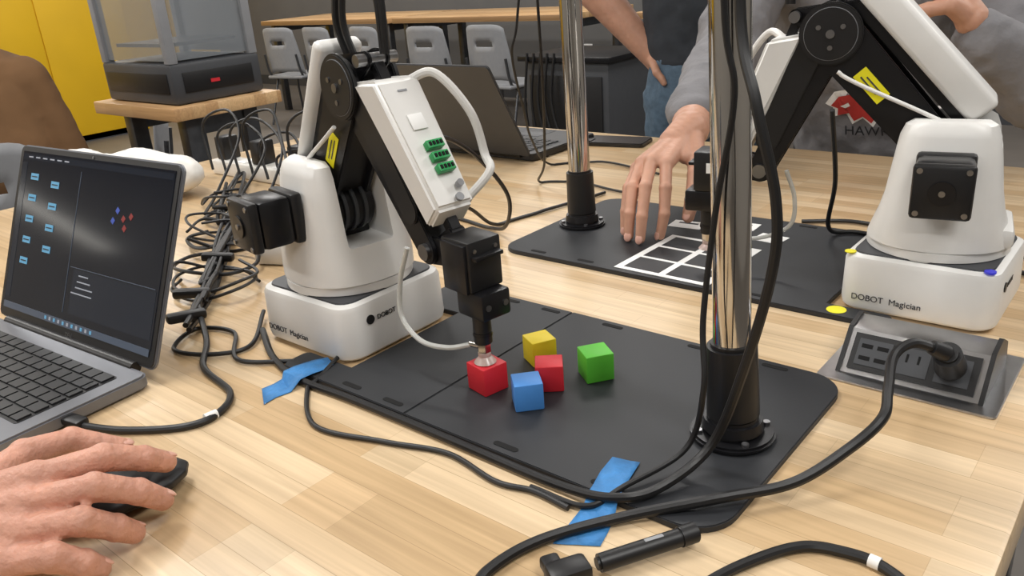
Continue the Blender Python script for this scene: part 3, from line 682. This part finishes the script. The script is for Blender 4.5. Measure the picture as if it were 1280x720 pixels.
hand('raised_hand',sv((-.375,1.51,.315)),None,
 [[sv(q) for q in f] for f in [[(-.44,1.49,.37),(-.47,1.485,.36),(-.485,1.49,.335),(-.485,1.50,.32)],[(-.43,1.50,.385),(-.465,1.495,.38),(-.485,1.50,.36),(-.485,1.51,.345)],
  [(-.42,1.515,.395),(-.455,1.51,.40),(-.475,1.515,.385),(-.478,1.525,.37)],[(-.41,1.53,.40),(-.44,1.53,.41),(-.455,1.535,.40),(-.46,1.54,.39)]]],
 [sv(q) for q in [(-.40,1.475,.34),(-.43,1.465,.335),(-.455,1.467,.33),(-.468,1.47,.32)]],.003,m_skin2,p1,nails=False)
head(p1,(-.56,1.66,.66),hy,m_skin2,m_hair)
bv=BVHTree.FromPolygons([v.co for v in sw.data.vertices],[p.vertices[:] for p in sw.data.polygons])
def drape(o,off):
    for v in o.data.vertices:
        p=V((v.co.x,1.30,v.co.z)); h=bv.ray_cast(p,V((0,1,0)))
        v.co.y=(h[0].y if h[0] is not None else 1.7)-off
def decal(name,poly,cx,cz,s,mat,off):
    bm=bmesh.new(); vs=[bm.verts.new((cx+x*s,0,cz+y*s)) for x,y in poly]; f=bm.faces.new(vs)
    bmesh.ops.triangulate(bm,faces=[f])
    for _ in range(3): bmesh.ops.subdivide_edges(bm,edges=bm.edges[:],cuts=1)
    o=from_bm(name,bm,mat,p1,True); drape(o,off); return o
hawk=[(-1,.15),(-.75,.45),(-.3,.55),(.2,.48),(.7,.55),(1.1,.42),(.7,.30),(.95,.15),(.55,.08),(.75,-.1),(.35,-.1),(.2,-.35),(-.05,-.15),(-.3,-.3),(-.45,-.05),(-.8,-.15),(-.7,.05)]
LX,LZ=-.515,.060
decal('chest_logo_outline',[(x*1.14,y*1.25-.01) for x,y in hawk],LX,LZ,.070,m_paper,.003)
decal('chest_logo',hawk,LX,LZ,.066,m_hawk,.006)
decal('chest_logo_eye',[(-.7,.15),(-.45,.28),(-.4,.18),(-.55,.1)],LX,LZ,.066,m_paper,.008)
tx=text('chest_lettering','HAWKS',.028,(0,0,0),(0,0,0),m_dgrey,p1)
for v in tx.data.vertices: v.co=V((LX-.040+v.co.x,v.co.z,LZ-.050+v.co.y))
drape(tx,.004)
# person standing behind, hand in pocket
p2=E('person_standing_in_jeans',(-.05,0,0)); py=-math.pi/2+.5
legs(p2,(-1.10,2.27,.0),py,m_jean)
blob('tshirt',[('L',[((-1.10,2.27,.07),.12,.175,py),((-1.10,2.27,.15),.12,.175,py),((-1.10,2.27,.32),.13,.19,py),((-1.10,2.28,.46),.12,.20,py),((-1.10,2.28,.52),.08,.14,py),((-1.10,2.28,.56),.055,.06,py)]),
  ('C',(-1.27,2.20,.47),.07,(-1.36,2.16,.36),.06),('C',(-.93,2.36,.47),.07,(-.86,2.38,.34),.06)],.011,m_tee,p2,3,.018,.07)
hand('arm_and_hand',(-1.235,2.19,.10),(-1.40,2.15,.29),
 [[(-1.19,2.16,.035),(-1.17,2.15,.01),(-1.165,2.155,-.02),(-1.165,2.16,-.03)],[(-1.20,2.175,.03),(-1.18,2.165,.0),(-1.175,2.17,-.03),(-1.175,2.175,-.04)],
  [(-1.215,2.19,.03),(-1.20,2.18,.0),(-1.19,2.185,-.03),(-1.19,2.19,-.04)],[(-1.23,2.205,.035),(-1.22,2.20,.005),(-1.21,2.20,-.02),(-1.21,2.205,-.03)]],
 [(-1.205,2.15,.08),(-1.185,2.13,.06),(-1.17,2.13,.045),(-1.16,2.13,.03)],.004,m_skin2,p2,nails=False,rw=.036,re=.058)
blob('upper_arm',[('C',(-1.40,2.15,.29),.055,(-1.33,2.17,.40),.058)],.006,m_skin2,p2,2)
blob('other_arm',[('C',(-.86,2.38,.34),.048,(-.80,2.36,.16),.042),('C',(-.80,2.36,.16),.040,(-.84,2.26,-.08),.028),('C',(-.84,2.26,-.08),.034,(-.85,2.22,-.18),.02)],.006,m_skin2,p2,2)
head(p2,(-1.09,2.24,.72),py,m_skin2,m_hair)
# seated person in brown jacket, hands resting on the thighs
p3=E('person_in_brown_jacket',(-.10,-.04,0)); by=math.radians(150)
legs(p3,(-3.0,.98,-.36),by,m_tee,seated=True)
blob('jacket',[('L',[((-3.0,.98,-.42),.14,.20,by),((-3.0,.98,-.25),.15,.21,by),((-3.02,.99,-.05),.15,.22,by),((-3.04,1.0,.10),.14,.23,by),((-3.06,1.01,.20),.11,.20,by),((-3.08,1.02,.26),.06,.08,by)]),
  ('C',(-2.95,1.15,.13),.085,(-2.93,1.22,-.14),.072),('C',(-2.93,1.22,-.14),.068,(-3.16,1.25,-.22),.046),
  ('C',(-3.12,.82,.13),.085,(-3.2,.76,-.14),.072),('C',(-3.2,.76,-.14),.068,(-3.38,.90,-.22),.046)],.011,m_brown,p3,4,.014,.10)
blob('hands',[('C',(-3.16,1.25,-.22),.034,(-3.24,1.26,-.23),.03),('C',(-3.24,1.275,-.23),.012,(-3.32,1.27,-.25),.009),('C',(-3.24,1.25,-.23),.012,(-3.32,1.245,-.25),.009),('C',(-3.23,1.23,-.23),.012,(-3.31,1.22,-.25),.009),
  ('C',(-3.38,.90,-.22),.034,(-3.44,.93,-.23),.03),('C',(-3.44,.945,-.23),.012,(-3.52,.97,-.25),.009),('C',(-3.44,.925,-.23),.012,(-3.52,.945,-.25),.009)],.006,m_skin2,p3,2)
head(p3,(-3.13,1.05,.40),by,m_skin2,m_hair)
# ------------------------------------------------------------ background furniture
def chair(name,x,y,yaw):
    e=E(name,(x,y,F),yaw)
    box('seat',(.44,.42,.03),(0,0,.45),m_chair,e,bev=.013,seg=3)
    bm=bmesh.new(); nx,nz=14,10; g=[]
    for j in range(nz+1):
        r=[]
        for i in range(nx+1):
            u=i/nx*2-1; v=j/nz; wv=.22*(1-.15*v*v); r.append(bm.verts.new((u*wv,-.20-.06*v+.05*u*u,.50+.40*v-.03*abs(u)**6)))
        g.append(r)
    for j in range(nz):
        for i in range(nx):
            if j in(6,) and 4<=i<=9: continue
            bm.faces.new((g[j][i],g[j][i+1],g[j+1][i+1],g[j+1][i]))
    o=from_bm('back',bm,m_chair,e,True); s=o.modifiers.new('s','SOLIDIFY'); s.thickness=.012; bake(o)
    for sx in(-1,1):
        tube('frame',[(sx*.23,.20,0),(sx*.21,.16,.30),(sx*.20,.13,.435),(sx*.20,-.12,.435),(sx*.205,-.19,.50),(sx*.20,-.22,.66)],.011,m_steel,e,n=6)
        cyl('back_leg',(sx*.20,-.10,.435),(sx*.23,-.24,0),.011,m_steel,e,seg=12)
    return e
bench('far_table',-7.7,-5.75,5.2,6.1,m_wood2); bench('far_table.001',-5.7,-3.75,5.2,6.1,m_wood2)
for i,(x,y,a) in enumerate(((-6.75,4.9,3.3),(-6.15,4.9,3.1),(-5.5,4.9,3.05),(-4.75,4.85,3.2),(-4.15,4.9,3.1))): chair('grey_chair' if i==0 else 'grey_chair.%03d'%i,x,y,a+math.pi)
chair('grey_chair.005',-3.08,.93,by-math.pi/2)
chair('grey_chair.006',-3.9,1.75,2.6)
bench('far_table.002',-3.2,-1.9,5.2,6.1,m_wood2)
bench('side_table',-5.3,-4.3,.9,1.7,m_wood2,top=-.17)
# dark equipment rack by the back wall with leads running down
rk=E('equipment_rack',(-2.9,4.2,F)); box('cabinet',(.6,.5,.75),(0,0,.375),m_dgrey,rk,bev=.01); box('door',(.52,.01,.62),(0,-.255,.36),m_black,rk,bev=.003); box('worktop',(.66,.56,.03),(0,0,.765),m_blackm,rk,bev=.004)
for i in range(5): tube('lead',[(-.25+i*.05,-.28,.8),(-.27+i*.05,-.30,.5),(-.24+i*.07,-.31,.2),(-.3+i*.12,-.36,.012)],.008,m_rubber,rk)
bench('printer_table',-3.3,-2.7,1.42,1.86,m_wood2)
pr=E('enclosed_desktop_printer',(-3.0,1.645,0))
box('base',(.50,.36,.14),(0,0,.072),m_dgrey,pr,bev=.012); box('base_front',(.44,.004,.07),(0,-.182,.075),m_black,pr,bev=.002)
box('side_vent',(.004,.28,.07),(.252,0,.075),m_black,pr,bev=.002)
box('label',(.004,.035,.012),(.255,-.02,.07),m_red,pr)
for sx in(-1,1):
    for sy in(-1,1): box('post',(.035,.035,.5),(sx*.23,sy*.16,.39),m_chair,pr,bev=.004)
box('top_cap',(.50,.36,.05),(0,0,.665),m_chair,pr,bev=.008); box('bed',(.36,.28,.012),(0,0,.20),m_steel,pr)
box('front_panel',(.43,.004,.48),(0,-.165,.39),m_glass,pr); box('side_panel',(.004,.29,.48),(.232,0,.39),m_glass,pr); box('back_panel',(.43,.004,.48),(0,.165,.39),m_chair,pr)
box('gantry',(.42,.03,.03),(0,0,.45),m_steel,pr); box('print_head',(.06,.06,.07),(.05,-.02,.43),m_black,pr,bev=.005)
ca=E('yellow_storage_cabinet',(-8.6,3.2,F)); box('body',(.9,1.6,1.9),(0,0,.95),m_yellow,ca,bev=.01)
for i in range(2): box('door_leaf',(.02,.77,1.78),(.455,-.39+.78*i,.95),m_yellow,ca,bev=.006)
box('plinth',(.86,1.56,.08),(.02,0,.04),m_dgrey,ca)
fcb=E('cable_tangle.001'); bm=bmesh.new()
for c in range(9):
    x,y=-2.3+random.uniform(-.3,.3),2.3+random.uniform(-.3,.3)
    tube_bm(bm,[(x+random.uniform(-.3,.3),y+random.uniform(-.3,.3),F+.01+random.choice((0,.02))) for _ in range(5)],.006,8,8,F+.006)
from_bm('cables',bm,m_rubber,fcb,True)
for i in range(2):
    op=E('wall_outlet' if i==0 else 'wall_outlet.001',(-4.6+i*1.2,6.64,F+.5)); box('plate',(.12,.01,.08),(0,0,0),m_paper,op,bev=.002); box('sock',(.03,.004,.04),(0,-.006,0),m_dgrey,op)
# ------------------------------------------------------------ camera
eX=V((.7708,.1852,-.6095)); eY=V((.6333,-.3273,.7013)); eZ=V((-.0696,-.9266,-.3695))
right=V((eX[0],eY[0],eZ[0])); down=V((eX[1],eY[1],eZ[1])); fwd=V((eX[2],eY[2],eZ[2]))
cam=D.cameras.new('camera'); co=D.objects.new('camera',cam); C.scene.collection.objects.link(co)
R=Matrix((right,-down,-fwd)).transposed(); co.matrix_world=Matrix.Translation((0,0,.385))@R.to_4x4()
cam.sensor_width=36; cam.lens=36*1020/1280; cam.clip_start=.02; cam.clip_end=60
C.scene.camera=co
C.scene.view_settings.view_transform='Standard'; C.scene.view_settings.look='None'
for o in C.scene.objects:
    if o.parent is None: o.location.z+=TOP
C.view_layer.update()
